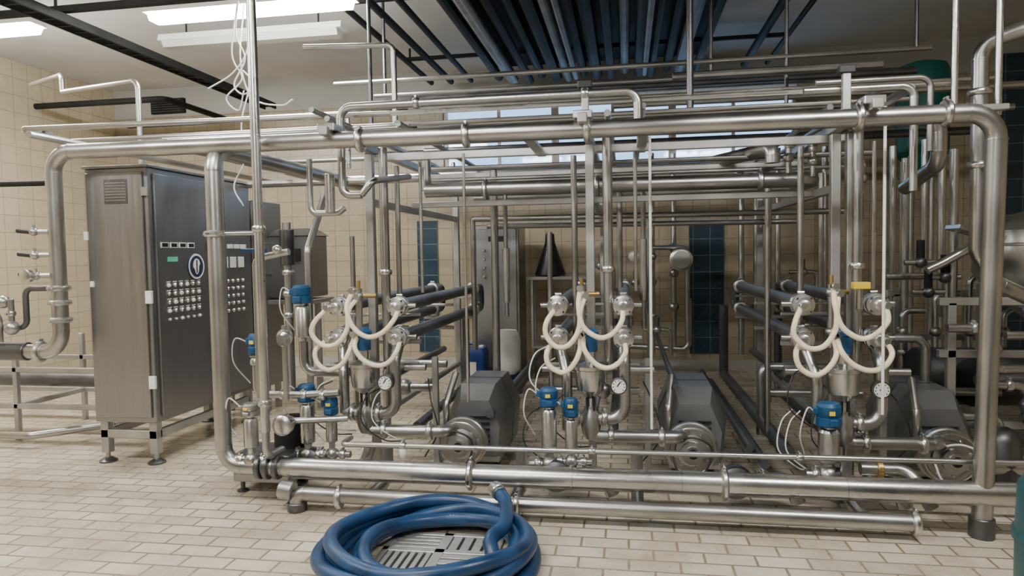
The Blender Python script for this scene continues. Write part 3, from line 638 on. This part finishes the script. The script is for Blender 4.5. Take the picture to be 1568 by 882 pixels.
# ---------------------------------------------------------------- background items
a=Asm('grey_switchgear_cabinet'); a.box((-1.72,7.7,.1),(-1.2,8.2,1.79),'steel_brushed',.01); a.box((-1.69,7.68,.15),(-1.23,7.7,1.74),'steel_brushed')
for k in range(3):
    for j in range(4): a.lathe((-1.6+.14*k,7.68,1.2+.1*j),(0,-1,0),[(.018,0),(.018,.01),(.01,.02)],'steel_bright',10)
a.box((-1.55,7.67,1.6),(-1.35,7.685,1.66),'black'); a.box((-1.72,7.7,0),(-1.2,8.2,.1),'dark_paint'); a.build()
a=Asm('black_funnel_on_shelf'); a.lathe((-.88,8.0,1.2),(0,0,1),[(.18,0),(.18,.02),(.08,.32),(.06,.38),(.05,.48),(.02,.5)],'black'); a.box((-1.15,7.85,1.15),(-.45,8.2,1.19),'steel_bar')
for x in (-1.1,-.5): a.box((x,7.87,0),(x+.03,7.9,1.15),'steel_bar'); a.box((x,8.15,0),(x+.03,8.18,1.15),'steel_bar')
a.box((-1.1,7.87,.35),(-.48,8.18,.38),'steel_bar'); a.build()
def can(name,x,y,z,w,d,h,m,capm):
    a=Asm(name)
    def rr(s,zz):
        o=[]
        for sx,sy in ((-1,-1),(1,-1),(1,1),(-1,1)):
            for t in range(4):
                an=math.atan2(sy,sx)-math.pi/4+t*math.pi/6; c=.03
                o.append((x+(sx*(w/2-c))*s+c*math.cos(an),y+(sy*(d/2-c))*s+c*math.sin(an),zz))
        return o
    a.loft([rr(.94,z),rr(1,z+.02),rr(1,z+h*.45),rr(.97,z+h*.48),rr(1,z+h*.51),rr(1,z+h*.82),rr(.8,z+h*.92),rr(.7,z+h*.93)],m,True)
    a.tube([(x-w*.28,y,z+h*.9),(x-w*.28,y,z+h),(x+w*.1,y,z+h),(x+w*.12,y,z+h*.9)],.014,m,bend=.02); a.cyl((x+w*.3,y,z+h*.88),(x+w*.3,y,z+h*.97),.028,capm); return a
a=can('blue_jerrycan',-1.66,7.3,0,.3,.28,.48,'blue_can','white'); a.box((-1.72,7.15,.15),(-1.60,7.162,.3),'white',.001); a.build()
a=Asm('white_chemical_container'); a.lathe((-1.24,7.05,.2),(0,0,1),[(.09,0),(.13,.05),(.14,.12),(.14,.34),(.13,.42),(.1,.46)],'white'); a.cyl((-1.24,7.05,.14),(-1.24,7.05,.21),.08,'blue_can'); a.lathe((-1.24,7.05,0),(0,0,1),[(.15,0),(.15,.13),(.1,.15)],'blue_can'); a.build()

# ---------------------------------------------------------------- hose + drain
a=Asm('floor_drain_grate')
gx0,gx1,gy0,gy1=-1.20,-.62,2.75,3.38
a.box((gx0,gy0,0),(gx1,gy1,.004),'drain_dark',0)
for (p,q) in (((gx0,gy0),(gx1,gy0+.03)),((gx0,gy1-.03),(gx1,gy1)),((gx0,gy0),(gx0+.03,gy1)),((gx1-.03,gy0),(gx1,gy1))): a.box((p[0],p[1],.002),(q[0],q[1],.014),'grate',.002)
mxx,myy=(gx0+gx1)/2,gy0+.42
a.box((mxx-.025,gy0,.002),(mxx+.025,gy1,.014),'grate',.002); a.box((gx0,myy-.02,.002),(gx1,myy+.02,.014),'grate',.002)
for q in range(4):
    sx=gx0+.03 if q%2==0 else mxx+.025; sy=gy0+.03 if q<2 else myy+.02
    wx=mxx-.055-gx0; wy=(myy-.05-gy0) if q<2 else (gy1-.03-myy-.02)
    n=6 if q<2 else 4
    for k in range(n):
        if q in (0,3): a.box((sx+k*wx/n+.008,sy,.002),(sx+(k+1)*wx/n-.008,sy+wy,.013),'grate',.001)
        else: a.box((sx,sy+k*wy/n+.009,.002),(sx+wx,sy+(k+1)*wy/n-.009,.013),'grate',.001)
a.build()
a=Asm('coiled_blue_hose')
P=[]
loops=[(.50,.50,0,0,.04),(.43,.44,.01,.03,.04),(.50,.48,-.02,.01,.11),(.44,.43,.0,.02,.105),(.46,.45,.01,.01,.165),(.36,.38,.05,.02,.045),(.35,.37,.05,.02,.112),(.37,.40,.04,.0,.05)]
for li,(rx,ry,ox,oy,z) in enumerate(loops):
    nx=loops[min(li+1,len(loops)-1)]
    for k in range(28):
        t=k/28; s=t*t*(3-2*t); an=-math.pi/2+2*math.pi*t
        L=lambda j:loops[li][j]*(1-s)+nx[j]*s
        P.append(V((-.92+L(2)+L(0)*math.cos(an),3.03+L(3)+L(1)*math.sin(an),max(.037,L(4)+.012*math.sin(3*an+li)))))
P=P[:-22]
P+= [V((-.62,2.98,.15)),V((-.585,3.12,.165)),V((-.59,3.26,.18)),V((-.62,3.38,.195)),V((-.67,3.47,.21))]
a.sweep(catmull(P,3),.034,'blue_hose',14)
a.cyl((-.67,3.465,.21),(-.70,3.51,.215),.040,'steel_bright'); a.cyl((-.655,3.44,.207),(-.67,3.465,.21),.038,'steel_dark')
for (i0,cnt) in ((28*4+17,5),(28*6+14,5),(28*2+17,4)):
    for k in range(cnt):
        p=P[i0+k]; d=(P[i0+k+1]-P[i0+k]).normalized()
        for t in (.1,.3,.5,.7,.9):
            c=p.lerp(P[i0+k+1],t)+V((0,-.35,.93)).normalized()*.0340
            rot=Matrix.Rotation(math.atan2(d.y,d.x),3,'Z')
            a.box((c.x-.003,c.y-.007,c.z-.001),(c.x+.003,c.y+.007,c.z+.001),'white',.0003,rot)
a.build()

# ---------------------------------------------------------------- world + camera
w=bpy.data.worlds.new('sky'); bpy.context.scene.world=w; w.use_nodes=True
w.node_tree.nodes['Background'].inputs[0].default_value=(.42,.68,1,1); w.node_tree.nodes['Background'].inputs[1].default_value=2.4
cam=bpy.data.cameras.new('camera'); co=bpy.data.objects.new('camera',cam); C.objects.link(co)
cam.sensor_width=36; cam.lens=24.1; cam.clip_start=.05
yaw=math.radians(9.5); pit=math.radians(2.8); rl=.017
fw=V((-math.sin(yaw)*math.cos(pit),math.cos(yaw)*math.cos(pit),-math.sin(pit)))
rt=V((math.cos(yaw),math.sin(yaw),0)); up=rt.cross(fw)
r2=(rt-up*rl).normalized(); u2=(up+rt*rl).normalized()
co.matrix_world=Matrix.Translation((0,0,1.45)) @ Matrix((r2,u2,-fw)).transposed().to_4x4()
bpy.context.scene.camera=co
